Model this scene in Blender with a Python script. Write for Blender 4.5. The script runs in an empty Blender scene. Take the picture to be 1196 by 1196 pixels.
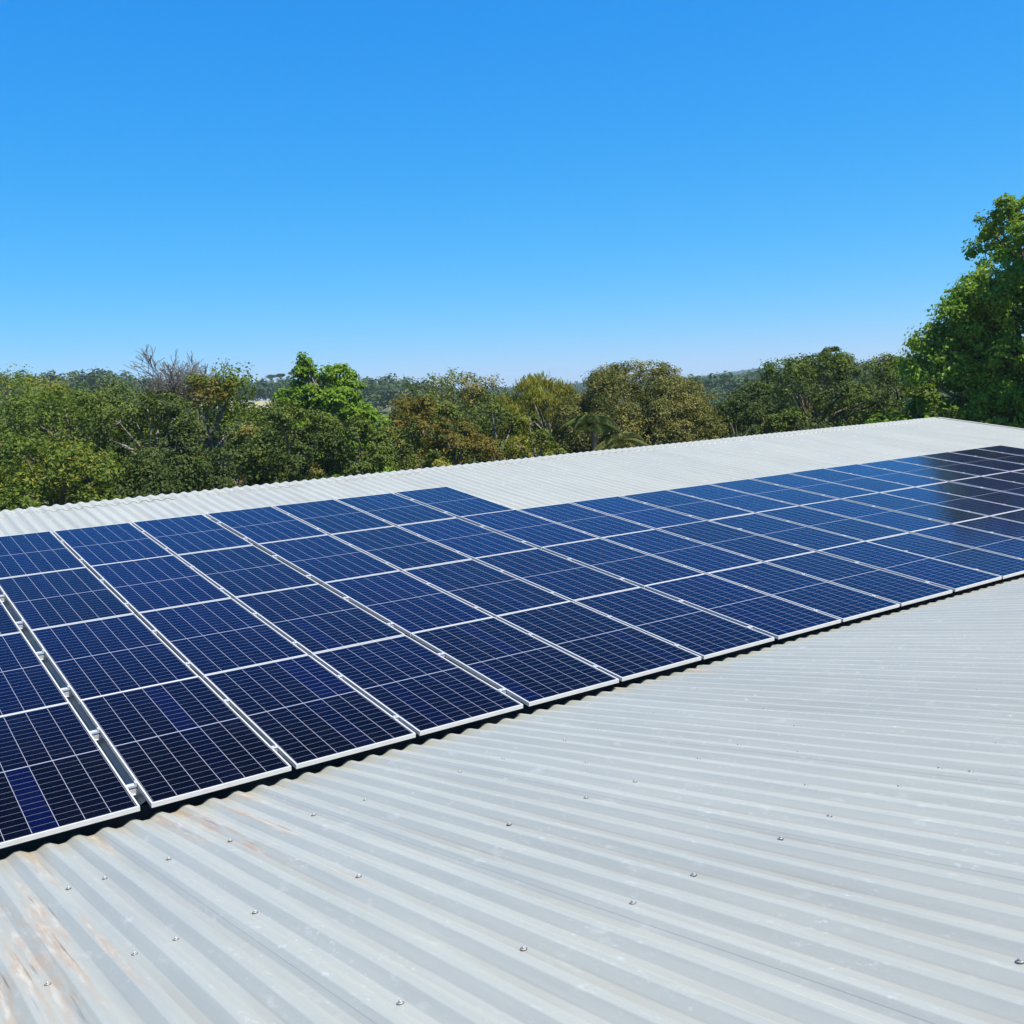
import bpy, math, random
import numpy as np
from mathutils import Matrix, Vector

# ---------------------------------------------------------------- camera, sky, sun, exposure
scene = bpy.context.scene
COL = scene.collection
SLOPE = 0.131537                      # roof pitch (7.5 degrees)
ORG = Vector((0.0, 0.0, 5.2))         # front left corner of the main panel block

cam_data = bpy.data.cameras.new("camera")
cam = bpy.data.objects.new("camera", cam_data)
COL.objects.link(cam)
R_ = Vector((0.81803, -0.57280, -0.05234))
U_ = Vector((0.11053, 0.06724, 0.99160))
B_ = Vector((-0.56446, -0.81694, 0.11832))
cam.matrix_world = Matrix(((R_.x, U_.x, B_.x, -1.77325), (R_.y, U_.y, B_.y, -7.21305),
                           (R_.z, U_.z, B_.z, 7.95494), (0, 0, 0, 1)))
cam_data.sensor_width = 36.0
cam_data.angle = math.radians(53.0375)
cam_data.clip_start = 0.1
cam_data.clip_end = 30000.0
scene.camera = cam

SUN = Vector((0.20, -0.44, 0.93)).normalized()      # towards the sun
SUN_EL = math.asin(SUN.z)
world = bpy.data.worlds.new("World")
scene.world = world
world.use_nodes = True
wn = world.node_tree.nodes
wl = world.node_tree.links
wn.clear()
sky = wn.new('ShaderNodeTexSky')
sky.sky_type = 'NISHITA'
sky.sun_disc = False
sky.sun_elevation = SUN_EL
sky.sun_rotation = math.atan2(SUN.x, SUN.y)
sky.altitude = 700.0
sky.air_density = 1.0
sky.dust_density = 0.0
sky.ozone_density = 5.0
# the phone's colour response to that sky: channel = gain * raw ** power
sep = wn.new('ShaderNodeSeparateColor')
cmb_ = wn.new('ShaderNodeCombineColor')
wl.new(sky.outputs[0], sep.inputs[0])
for ch, (pw_, gain) in enumerate(((1.80, 0.092), (0.68, 1.08), (0.30, 3.45))):
    p1 = wn.new('ShaderNodeMath'); p1.operation = 'POWER'; p1.inputs[1].default_value = pw_
    p2 = wn.new('ShaderNodeMath'); p2.operation = 'MULTIPLY'; p2.inputs[1].default_value = gain
    wl.new(sep.outputs[ch], p1.inputs[0]); wl.new(p1.outputs[0], p2.inputs[0]); wl.new(p2.outputs[0], cmb_.inputs[ch])
bg = wn.new('ShaderNodeBackground')
bg.inputs['Strength'].default_value = 0.08
wo = wn.new('ShaderNodeOutputWorld')
wl.new(cmb_.outputs[0], bg.inputs[0])
wl.new(bg.outputs[0], wo.inputs[0])

sd = bpy.data.lights.new("sun", 'SUN')
sd.energy = 4.4
sd.angle = math.radians(0.5)
sd.color = (1.0, 0.94, 0.83)
sun = bpy.data.objects.new("sun", sd)
COL.objects.link(sun)
sun.rotation_euler = SUN.to_track_quat('Z', 'Y').to_euler()
sun.location = (0, 0, 60)

scene.view_settings.view_transform = 'Standard'
scene.view_settings.look = 'None'
scene.view_settings.exposure = 1.05
scene.view_settings.gamma = 1.0

rng = np.random.default_rng(7)
random.seed(7)

# ---------------------------------------------------------------- helpers
def mesh_np(name, verts, faces, mat, smooth=False):
    """mesh from numpy arrays; faces is (n,3) or (n,4)"""
    me = bpy.data.meshes.new(name)
    verts = np.asarray(verts, dtype=np.float32)
    faces = np.asarray(faces, dtype=np.int32)
    n, k = faces.shape
    me.vertices.add(len(verts))
    me.vertices.foreach_set("co", verts.ravel())
    me.loops.add(n * k)
    me.loops.foreach_set("vertex_index", faces.ravel())
    me.polygons.add(n)
    me.polygons.foreach_set("loop_start", np.arange(0, n * k, k, dtype=np.int32))
    me.polygons.foreach_set("use_smooth", np.full(n, smooth))
    me.materials.append(mat)
    me.update(calc_edges=True)
    me.validate()
    return me

def link(name, me, parent=None, loc=None, rot=None):
    o = bpy.data.objects.new(name, me)
    COL.objects.link(o)
    if parent: o.parent = parent
    if loc is not None: o.location = loc
    if rot is not None: o.rotation_euler = rot
    return o

def tag(o, label=None, cat=None, group=None, kind=None):
    if label: o["label"] = label
    if cat: o["category"] = cat
    if group: o["group"] = group
    if kind: o["kind"] = kind
    return o

def copy_tree(o, parent=None):
    c = o.copy()
    COL.objects.link(c)
    if parent: c.parent = parent
    for ch in list(o.children): copy_tree(ch, c)
    return c

class MB:
    """collects boxes, tubes and the like into ONE mesh"""
    def __init__(self): self.v = []; self.f = []; self.n = 0
    def add(self, verts, faces):
        self.v.extend([tuple(p) for p in verts])
        self.f.extend([tuple(i + self.n for i in q) for q in faces])
        self.n = len(self.v)
    def box(self, x0, x1, y0, y1, z0, z1):
        self.add([(x0,y0,z0),(x1,y0,z0),(x1,y1,z0),(x0,y1,z0),(x0,y0,z1),(x1,y0,z1),(x1,y1,z1),(x0,y1,z1)],
                 [(0,3,2,1),(4,5,6,7),(0,1,5,4),(1,2,6,5),(2,3,7,6),(3,0,4,7)])
    def disc_stack(self, prof, seg=10):          # lathe round z, prof = [(r,z)...] bottom to top
        b = []; fs = []
        for r, z in prof:
            for k in range(seg):
                a = 2*math.pi*k/seg
                b.append((r*math.cos(a), r*math.sin(a), z))
        for i in range(len(prof)-1):
            for k in range(seg):
                k2 = (k+1) % seg
                fs.append((i*seg+k, i*seg+k2, (i+1)*seg+k2, (i+1)*seg+k))
        fs.append(tuple(range((len(prof)-1)*seg, len(prof)*seg)))
        self.add(b, fs)
    def mesh(self, name, mat, smooth=False):
        me = bpy.data.meshes.new(name)
        me.from_pydata(self.v, [], self.f)
        me.materials.append(mat)
        if smooth:
            for p in me.polygons: p.use_smooth = True
        me.update()
        return me

def tube_arrays(paths, seg=6):
    """paths: list of (points (n,3), radii (n,)) -> verts, quads"""
    V = []; F = []; off = 0
    for pts, rad in paths:
        pts = np.asarray(pts, float); rad = np.asarray(rad, float); n = len(pts)
        t = np.gradient(pts, axis=0)
        t /= np.linalg.norm(t, axis=1)[:, None] + 1e-9
        ref = np.array([0.0, 0.0, 1.0]) if abs(t[0][2]) < 0.9 else np.array([1.0, 0.0, 0.0])
        a = np.cross(t, ref); a /= np.linalg.norm(a, axis=1)[:, None] + 1e-9
        b = np.cross(t, a)
        ang = np.arange(seg) * 2*np.pi/seg
        ring = pts[:, None, :] + rad[:, None, None]*(np.cos(ang)[None, :, None]*a[:, None, :] + np.sin(ang)[None, :, None]*b[:, None, :])
        V.append(ring.reshape(-1, 3))
        i = np.arange(n-1)[:, None]*seg; k = np.arange(seg)[None, :]; k2 = (k+1) % seg
        F.append(np.stack([off+i+k, off+i+k2, off+i+seg+k2, off+i+seg+k], -1).reshape(-1, 4))
        off += n*seg
    return np.concatenate(V), np.concatenate(F)

# ---------------------------------------------------------------- node helpers
class NT:
    def __init__(self, name):
        self.m = bpy.data.materials.new(name); self.m.use_nodes = True
        self.t = self.m.node_tree; self.n = self.t.nodes; self.n.clear()
        self.out = self.n.new('ShaderNodeOutputMaterial')
    def lk(self, a, b): self.t.links.new(a, b)
    def node(self, typ, **kw):
        nd = self.n.new(typ)
        for k, v in kw.items():
            if hasattr(nd, k): setattr(nd, k, v)
        return nd
    def val(self, sock, v):
        if hasattr(v, 'links') or isinstance(v, bpy.types.NodeSocket): self.lk(v, sock)
        else: sock.default_value = v
    def math(self, op, a, b=0.0, c=None, clamp=False):
        nd = self.n.new('ShaderNodeMath'); nd.operation = op; nd.use_clamp = clamp
        self.val(nd.inputs[0], a); self.val(nd.inputs[1], b)
        if c is not None: self.val(nd.inputs[2], c)
        return nd.outputs[0]
    def mix(self, f, a, b, blend='MIX'):
        nd = self.n.new('ShaderNodeMix'); nd.data_type = 'RGBA'; nd.blend_type = blend
        self.val(nd.inputs[0], f); self.val(nd.inputs[6], a); self.val(nd.inputs[7], b)
        return nd.outputs[2]
    def noise(self, vec, scale, detail=3.0, rough=0.55):
        nd = self.n.new('ShaderNodeTexNoise')
        if vec is not None: self.lk(vec, nd.inputs['Vector'])
        nd.inputs['Scale'].default_value = scale; nd.inputs['Detail'].default_value = detail
        nd.inputs['Roughness'].default_value = rough
        return nd.outputs[0]
    def mapping(self, vec, scale=(1, 1, 1), loc=(0, 0, 0)):
        nd = self.n.new('ShaderNodeMapping'); self.lk(vec, nd.inputs['Vector'])
        nd.inputs['Scale'].default_value = scale; nd.inputs['Location'].default_value = loc
        return nd.outputs[0]
    def ramp(self, f, stops):
        nd = self.n.new('ShaderNodeValToRGB'); self.lk(f, nd.inputs[0])
        els = nd.color_ramp.elements
        while len(els) < len(stops): els.new(0.5)
        for e, (p, c) in zip(els, stops):
            e.position = p; e.color = c if len(c) == 4 else (*c, 1)
        return nd.outputs[0]
    def bsdf(self, color, rough=0.6, metal=0.0, spec=0.5, bump=None):
        b = self.n.new('ShaderNodeBsdfPrincipled')
        self.val(b.inputs['Base Color'], color if isinstance(color, bpy.types.NodeSocket) else (*color, 1))
        self.val(b.inputs['Roughness'], rough); self.val(b.inputs['Metallic'], metal)
        self.val(b.inputs['Specular IOR Level'], spec)
        if bump: self.lk(bump, b.inputs['Normal'])
        self.lk(b.outputs[0], self.out.inputs[0])
        return b
    def bump(self, h, strength=0.3, dist=0.01):
        nd = self.n.new('ShaderNodeBump'); self.lk(h, nd.inputs['Height'])
        nd.inputs['Strength'].default_value = strength; nd.inputs['Distance'].default_value = dist
        return nd.outputs[0]
    def obj(self): return self.n.new('ShaderNodeTexCoord').outputs['Object']
    def xyz(self, v):
        nd = self.n.new('ShaderNodeSeparateXYZ'); self.lk(v, nd.inputs[0]); return nd.outputs

# ---------------------------------------------------------------- dimensions of the roof and the array (roof frame: u along eave, v up slope, h off roof)
RIDGE_V = 10.5
EAVE_V = 0.24                 # lower end of the panel slope, over the valley gutter
U0, U1 = -16.0, 25.8
PITCH = 0.186
RIB = 0.030
H_VAL = -0.118                # valley of the sheet below the panels' top
PW, PD = 1.048, 2.104         # panel
GS, GG, GB, GR = 0.039, 0.064, 0.079, 0.013
RIB_PHASE = 0.060
FG_SLOPE = math.radians(9.8)  # the near slope falls from the camera to the valley
FG_ORG = Vector((0.0, 0.06385, 5.0686))
FG_LEN = 10.5

def roof_profile(u0, u1, sub=True):
    """(u, h) of the ribbed sheet between u0 and u1"""
    pts = []
    k0 = math.floor((u0 - RIB_PHASE)/PITCH) - 1
    k1 = math.ceil((u1 - RIB_PHASE)/PITCH) + 1
    prof = [(-0.074, 0.0), (-0.069, 0.0010), (-0.0200, 0.0240), (-0.0150, 0.025), (0.0150, 0.025), (0.0200, 0.0240), (0.069, 0.0010), (0.074, 0.0)]
    for k in range(k0, k1+1):
        c = RIB_PHASE + k*PITCH
        for du, h in prof:
            u = c + du
            if u0 <= u <= u1: pts.append((u, h*RIB/0.025))
    return pts

# ---------------------------------------------------------------- materials: setting
def mat_roof(name, rust, z0):
    N = NT(name)
    o = N.obj(); x, y, z = N.xyz(o)
    # each sheet (six ribs wide) has its own tone
    sid = N.math('FLOOR', N.math('DIVIDE', N.math('ADD', x, 0.36), PITCH*6))
    wn_ = N.node('ShaderNodeTexWhiteNoise', noise_dimensions='1D'); N.lk(sid, wn_.inputs['W'])
    tone = N.math('MULTIPLY_ADD', wn_.outputs[0], 0.06, 1.02)
    streak = N.noise(N.mapping(o, (14, 0.5, 1)), 1.0, 4, 0.6)
    streak2 = N.noise(N.mapping(o, (60, 1.6, 1)), 1.0, 3, 0.6)
    blotch = N.noise(o, 0.9, 4, 0.6)
    fleck = N.noise(o, 26.0, 3, 0.7)
    base = N.ramp(streak, [(0.25, (0.292, 0.300, 0.262)), (0.55, (0.325, 0.332, 0.288)), (0.8, (0.348, 0.352, 0.305))])
    base = N.mix(N.math('MULTIPLY', N.math('SUBTRACT', streak2, 0.55, clamp=True), 1.0), base, (0.396, 0.387, 0.342, 1))
    base = N.mix(N.math('MULTIPLY', N.math('SUBTRACT', 0.47, blotch, clamp=True), 1.0), base, (0.277, 0.297, 0.282, 1))
    base = N.mix(N.math('MULTIPLY', N.math('SUBTRACT', fleck, 0.6, clamp=True), 1.1), base, (0.449, 0.445, 0.414, 1))
    sp = N.noise(N.mapping(o, (34, 13, 20), (5, 2, 0)), 1.0, 4, 0.75)
    spm = N.math('MULTIPLY', N.math('SUBTRACT', sp, 0.59, clamp=True), 7.0, clamp=True)
    base = N.mix(N.math('MULTIPLY', spm, N.math('MULTIPLY', N.math('SUBTRACT', N.noise(o, 1.7, 3, 0.6), 0.42, clamp=True), 3.0, clamp=True)), base, (0.56, 0.58, 0.57, 1))
    hair = N.noise(N.mapping(o, (150, 2.5, 1), (1, 9, 0)), 1.0, 3, 0.6)
    base = N.mix(N.math('MULTIPLY', N.math('SUBTRACT', hair, 0.63, clamp=True), 4.0, clamp=True), base, (0.27, 0.26, 0.235, 1))
    # chalky drip marks
    chalk = N.noise(N.mapping(o, (9, 3.2, 1), (3.1, 1.7, 0)), 1.0, 5, 0.65)
    base = N.mix(N.math('MULTIPLY', N.math('SUBTRACT', chalk, 0.60, clamp=True), 4.0, clamp=True), base, (0.475, 0.464, 0.414, 1))
    # dirt lying in the valleys
    valley = N.math('SUBTRACT', 1.0, N.math('DIVIDE', N.math('SUBTRACT', z, z0), 0.006), clamp=True)
    grime = N.noise(N.mapping(o, (3.0, 0.35, 1), (8, 0, 0)), 1.0, 4, 0.6)
    base = N.mix(N.math('MULTIPLY', valley, N.math('MULTIPLY', N.math('SUBTRACT', grime, 0.42, clamp=True), 2.2, clamp=True)), base, (0.238, 0.219, 0.174, 1))
    # rust, near the left end of the array's front edge
    def patch(cu, cv, ru, rv):
        a = N.math('DIVIDE', N.math('SUBTRACT', x, cu), ru); b = N.math('DIVIDE', N.math('SUBTRACT', y, cv), rv)
        d = N.math('ADD', N.math('MULTIPLY', a, a), N.math('MULTIPLY', b, b))
        return N.math('SUBTRACT', 1.0, d, clamp=True)
    rmask = None
    for c in ((-1.12, -2.3, 0.060, 1.6), (-1.32, -2.6, 0.06, 1.0), (-0.86, -2.6, 0.03, 0.9), (0.42, -0.9, 0.04, 1.1), (0.62, -0.35, 0.05, 0.5), (-0.83, -0.30, 0.065, 1.1), (-1.03, -2.2, 0.07, 1.3), (-1.22, -2.5, 0.06, 1.0), (-0.97, -1.5, 0.05, 1.0), (0.20, -0.45, 0.085, 1.0), (0.02, -0.6, 0.05, 0.9), (0.20, -1.5, 0.04, 0.9),
              (0.28, -2.75, 0.035, 0.4), (4.36, -0.1, 0.10, 0.45), (4.75, -0.2, 0.08, 0.4), (-0.42, -0.3, 0.05, 0.6), (5.3, -0.3, 0.2, 0.3)):
        p_ = patch(*c); rmask = p_ if rmask is None else N.math('MAXIMUM', rmask, p_)
    rn = N.noise(N.mapping(o, (22, 2.2, 1)), 1.0, 5, 0.7)
    rm = N.math('MULTIPLY', rmask, N.math('MULTIPLY', N.math('SUBTRACT', rn, 0.39, clamp=True), 5.5, clamp=True))
    if rust:
        cream = N.noise(N.mapping(o, (30, 4, 1), (2, 2, 0)), 1.0, 4, 0.6)
        tan = N.ramp(cream, [(0.38, (0.36, 0.245, 0.15)), (0.52, (0.40, 0.31, 0.21)), (0.64, (0.47, 0.43, 0.35))])
        base = N.mix(N.math('MULTIPLY', rm, 0.85), base, tan)
        # thin dark brown edges where water has stood, and small dark scrapes
        ed = N.noise(N.mapping(o, (55, 1.1, 1), (7, 1, 0)), 1.0, 3, 0.5)
        edm = N.math('MULTIPLY', N.math('MULTIPLY', N.math('SUBTRACT', ed, 0.62, clamp=True), 9.0, clamp=True), N.math('MULTIPLY', rmask, 1.5, clamp=True))
        base = N.mix(N.math('MULTIPLY', edm, 0.8), base, (0.13, 0.085, 0.055, 1))
        sc = N.noise(N.mapping(o, (26, 9, 1), (4, 4, 0)), 1.0, 4, 0.7)
        base = N.mix(N.math('MULTIPLY', N.math('SUBTRACT', sc, 0.68, clamp=True), 7.0, clamp=True), base, (0.20, 0.20, 0.19, 1))
    # side laps: a thin dark joint where one sheet covers the next
    fr = N.math('FRACT', N.math('DIVIDE', N.math('ADD', x, 0.36), PITCH*6))
    lap = N.math('LESS_THAN', fr, 0.003)
    base = N.mix(N.math('MULTIPLY', lap, 0.5), base, (0.16, 0.16, 0.16, 1))
    hs = N.node('ShaderNodeHueSaturation'); N.lk(base, hs.inputs['Color']); N.lk(tone, hs.inputs['Value'])
    bmp = N.bump(N.noise(N.mapping(o, (6, 1.2, 1)), 1.0, 3, 0.5), 0.25, 0.012)
    rough = N.math('MULTIPLY_ADD', blotch, 0.2, 0.34)
    N.bsdf(hs.outputs[0], rough, 0.12, 0.6, bmp)
    return N.m

def mat_simple(name, c, rough=0.6, metal=0.0, var=0.12, scale=3.0, spec=0.5, bump=0.0):
    N = NT(name); o = N.obj()
    n = N.noise(o, scale, 4, 0.6)
    lo = tuple(v*(1-var) for v in c); hi = tuple(min(1, v*(1+var)) for v in c)
    col = N.ramp(n, [(0.3, lo), (0.7, hi)])
    N.bsdf(col, rough, metal, spec, N.bump(n, bump, 0.02) if bump else None)
    return N.m

def mat_leaf(name, tints, transl=0.3, clump=(0.55, 1.25), cscale=0.9, rough=0.6, spk=0.38):
    """leaves: per-leaf tint, a slow drift of tint through the crown, light coming through"""
    N = NT(name)
    geo = N.node('ShaderNodeNewGeometry')
    oi = N.node('ShaderNodeObjectInfo')
    o = N.obj()
    stops = [(i/(len(tints)-1), t) for i, t in enumerate(tints)]
    f = N.math('MULTIPLY_ADD', geo.outputs['Random Per Island'], spk, N.math('MULTIPLY_ADD', N.noise(o, cscale, 3, 0.6), 1.3, -0.34), clamp=True)
    col = N.ramp(f, stops)
    d = N.node('ShaderNodeBsdfPrincipled')
    N.lk(col, d.inputs['Base Color']); d.inputs['Roughness'].default_value = rough; d.inputs['Specular IOR Level'].default_value = 0.14
    t = N.node('ShaderNodeBsdfTranslucent')
    tc = N.mix(1.0, col, (1.15, 1.25, 0.5, 1), 'MULTIPLY'); N.lk(tc, t.inputs[0])
    mx = N.node('ShaderNodeMixShader'); mx.inputs[0].default_value = transl
    N.lk(d.outputs[0], mx.inputs[1]); N.lk(t.outputs[0], mx.inputs[2]); N.lk(mx.outputs[0], N.out.inputs[0])
    return N.m

def mat_glass():
    """solar cells under glass: 6 columns by 2 x 12 half cells"""
    N = NT("solar_cells_under_glass")
    o = N.obj(); x, y, z = N.xyz(o)
    oi = N.node('ShaderNodeObjectInfo').outputs['Random']
    m, my, gap = 0.020, 0.024, 0.007
    cx = N.math('MULTIPLY', N.math('SUBTRACT', x, m), 6/(PW-2*m))
    fx = N.math('FRACT', cx)
    cw = (PW-2*m)/6
    wx = 0.0021/cw
    lx = N.math('MAXIMUM', N.math('LESS_THAN', fx, wx), N.math('GREATER_THAN', fx, 1-wx))
    ay = N.math('ABSOLUTE', N.math('SUBTRACT', y, PD/2))
    half = PD/2 - my - gap
    cy = N.math('MULTIPLY', N.math('SUBTRACT', ay, gap), 12/half)
    fy = N.math('FRACT', cy); wy = 0.0013/(half/12)
    ly = N.math('MAXIMUM', N.math('LESS_THAN', fy, wy), N.math('GREATER_THAN', fy, 1-wy))
    mid = N.math('LESS_THAN', ay, gap*0.75)
    edge = N.math('MAXIMUM', N.math('LESS_THAN', cy, -0.0001), N.math('MAXIMUM', N.math('GREATER_THAN', cy, 12.0),
           N.math('MAXIMUM', N.math('LESS_THAN', cx, 0.0), N.math('GREATER_THAN', cx, 6.0))))
    # strings of cells: each half column has its own tint
    cmb = N.node('ShaderNodeCombineXYZ')
    N.lk(N.math('FLOOR', cx), cmb.inputs[0]); N.lk(N.math('GREATER_THAN', y, PD/2), cmb.inputs[1]); N.lk(N.math('MULTIPLY', oi, 91.7), cmb.inputs[2])
    w1 = N.node('ShaderNodeTexWhiteNoise', noise_dimensions='3D'); N.lk(cmb.outputs[0], w1.inputs['Vector'])
    cmb2 = N.node('ShaderNodeCombineXYZ')
    N.lk(N.math('FLOOR', cx), cmb2.inputs[0]); N.lk(N.math('FLOOR', N.math('MULTIPLY', y, 24/PD)), cmb2.inputs[1]); N.lk(N.math('MULTIPLY', oi, 37.3), cmb2.inputs[2])
    w2 = N.node('ShaderNodeTexWhiteNoise', noise_dimensions='3D'); N.lk(cmb2.outputs[0], w2.inputs['Vector'])
    blue = N.math('MULTIPLY', N.math('SUBTRACT', w1.outputs[0], 0.80, clamp=True), 5.0, clamp=True)
    # the cells' blue anti-reflective film: near black seen from above, royal blue at a slant; panels differ a little
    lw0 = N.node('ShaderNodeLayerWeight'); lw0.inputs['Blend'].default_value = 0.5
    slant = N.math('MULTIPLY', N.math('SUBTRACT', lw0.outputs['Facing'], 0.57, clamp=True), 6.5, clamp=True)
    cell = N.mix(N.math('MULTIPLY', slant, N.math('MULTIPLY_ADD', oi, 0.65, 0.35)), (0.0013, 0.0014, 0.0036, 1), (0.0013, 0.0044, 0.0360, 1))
    cell = N.mix(N.math('MULTIPLY', w2.outputs[0], 0.30), cell, (0.0013, 0.0018, 0.0090, 1))
    cell = N.mix(N.math('MULTIPLY', blue, 0.8), cell, (0.0015, 0.0030, 0.030, 1))
    line = N.math('MAXIMUM', N.math('MULTIPLY', lx, 0.85), N.math('MAXIMUM', N.math('MULTIPLY', ly, 0.6), mid))
    line = N.math('MULTIPLY', line, N.math('SUBTRACT', 1.0, edge))
    col = N.mix(N.math('MAXIMUM', line, mid), cell, (0.26, 0.27, 0.32, 1))
    # the margin between cells and frame shows dark
    col = N.mix(N.math('MULTIPLY', edge, N.math('SUBTRACT', 1.0, mid)), col, (0.02, 0.022, 0.03, 1))
    # thin film of dust
    dust = N.noise(N.mapping(o, (1.5, 1.0, 1)), 1.6, 5, 0.65)
    dm = N.math('MULTIPLY', N.math('SUBTRACT', dust, 0.45, clamp=True), 0.012)
    col = N.mix(dm, col, (0.45, 0.43, 0.40, 1))
    vor = N.node('ShaderNodeTexVoronoi'); vor.inputs['Scale'].default_value = 2.3
    off = N.node('ShaderNodeVectorMath', operation='ADD'); cmb3 = N.node('ShaderNodeCombineXYZ')
    N.lk(N.math('MULTIPLY', oi, 53.0), cmb3.inputs[0]); N.lk(N.math('MULTIPLY', oi, 17.0), cmb3.inputs[1])
    N.lk(o, off.inputs[0]); N.lk(cmb3.outputs[0], off.inputs[1]); N.lk(off.outputs[0], vor.inputs['Vector'])
    vx = N.xyz(vor.outputs['Color'])
    spot = N.math('MULTIPLY', N.math('LESS_THAN', vor.outputs['Distance'], N.math('MULTIPLY', vx[1], 0.020)), N.math('GREATER_THAN', vx[0], 0.80))
    col = N.mix(N.math('MULTIPLY', spot, 0.8), col, (0.30, 0.30, 0.28, 1))
    # anti-reflective glass: hardly any mirror image until the view grazes the panel
    bm = N.bump(N.noise(o, 1.3, 2, 0.5), 0.02, 0.02)
    d = N.node('ShaderNodeBsdfDiffuse'); N.lk(col, d.inputs['Color'])
    g = N.node('ShaderNodeBsdfGlossy'); g.inputs['Color'].default_value = (0.72, 0.90, 1.0, 1)
    N.val(g.inputs['Roughness'], N.math('MULTIPLY_ADD', dust, 0.06, 0.08)); N.lk(bm, g.inputs['Normal'])
    lw = N.node('ShaderNodeLayerWeight'); lw.inputs['Blend'].default_value = 0.5
    fac = N.math('MULTIPLY', N.math('POWER', lw.outputs['Facing'], 6.6), 1.15, clamp=True)
    mx = N.node('ShaderNodeMixShader'); N.lk(fac, mx.inputs[0]); N.lk(d.outputs[0], mx.inputs[1]); N.lk(g.outputs[0], mx.inputs[2])
    N.lk(mx.outputs[0], N.out.inputs[0])
    return N.m

M_ROOF = mat_roof('pale_zinc_sheet', False, H_VAL)
M_NEAR = mat_roof('weathered_zinc_sheet', True, 0.0)
M_CAP = mat_roof('zinc_ridge_sheet', False, 0.0)
M_GUTTER = mat_simple('dark_gutter_steel', (0.10, 0.10, 0.10), 0.7, 0.2, 0.3, 3)  # dark grey gutter, tone mottled at random
M_TRIM = mat_simple("painted_steel_trim", (0.38, 0.38, 0.37), 0.5, 0.1, 0.1, 4)
M_WALL = mat_simple("rendered_wall", (0.48, 0.45, 0.40), 0.85, 0, 0.15, 1.2, 0.3, 0.2)
M_ALU = mat_simple("silver_anodised_frame", (0.49, 0.49, 0.485), 0.45, 0.1, 0.05, 8)
M_CLAMP = mat_simple("cast_aluminium_clamp", (0.55, 0.56, 0.57), 0.4, 0.4, 0.08, 10)
M_SCREW = mat_simple("zinc_screw", (0.30, 0.30, 0.30), 0.5, 0.3, 0.1, 40)
M_WASHER_SHADE = mat_simple("washer_contact_shade", (0.06, 0.06, 0.06), 0.8, 0, 0.1, 40)  # washer colour, dark to stand in for contact shade round the screw too
M_BACK = mat_simple("shade_blackened_backsheet", (0.03, 0.03, 0.03), 0.6, 0, 0.05, 4)  # backsheet blackened to deepen the shade under the panels
M_GLASS = mat_glass()
M_BARK = mat_simple("rough_bark", (0.14, 0.11, 0.08), 0.9, 0, 0.35, 5, 0.2, 0.6)
M_PALEBARK = mat_simple("pale_grey_bark", (0.19, 0.17, 0.145), 0.9, 0, 0.3, 5, 0.2, 0.6)

# ---------------------------------------------------------------- the ground: one sheet out to the horizon, rising to wooded hills
def interp_az(az, tab):
    a = np.array([t[0] for t in tab]); h = np.array([t[1] for t in tab])
    return np.interp(az, a, h)
CX, CY = -1.8, -7.2
NEAR_HILL = [(-180, 6), (30, 4), (44, 1.0), (52, -6.0), (56.5, -4.5), (58, 0.5), (59.5, 3.0), (62, 6.0), (64, 7.6), (66, 8.6), (69, 8.6), (72, 9.0), (74, 9.5), (76.5, 14), (79, 13), (82, 14), (100, 10), (180, 6)]
FAR_HILL = [(-180, 10), (38, 14), (41.0, 15), (42.3, 13), (43.2, 9), (44.2, 6), (45.2, -1), (46, -7), (47, -9), (49, -13), (52, -17), (54, -20), (57, -24), (60, -20), (90, -10), (180, 10)]
def sstep(e0, e1, x):
    t = np.clip((x-e0)/(e1-e0), 0, 1); return t*t*(3-2*t)
def terrain(x, y):
    dx, dy = x-CX, y-CY
    r = np.hypot(dx, dy); az = np.degrees(np.arctan2(dy, dx))
    nh = interp_az(az, NEAR_HILL); fh = interp_az(az, FAR_HILL)
    z = -2.0*sstep(60, 130, r)*(1-sstep(220, 400, r))
    z = z + nh*sstep(210, 430, r)*(1 - sstep(620, 1100, r)) 
    z = z + fh*sstep(1700, 2450, r)*(1 - 0.9*sstep(2700, 4000, r))
    z = z + 0.5*np.sin(x*0.031+1.3)*np.sin(y*0.027)*sstep(60, 120, r)
    return z - 6.0*sstep(4000, 12000, r)

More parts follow.
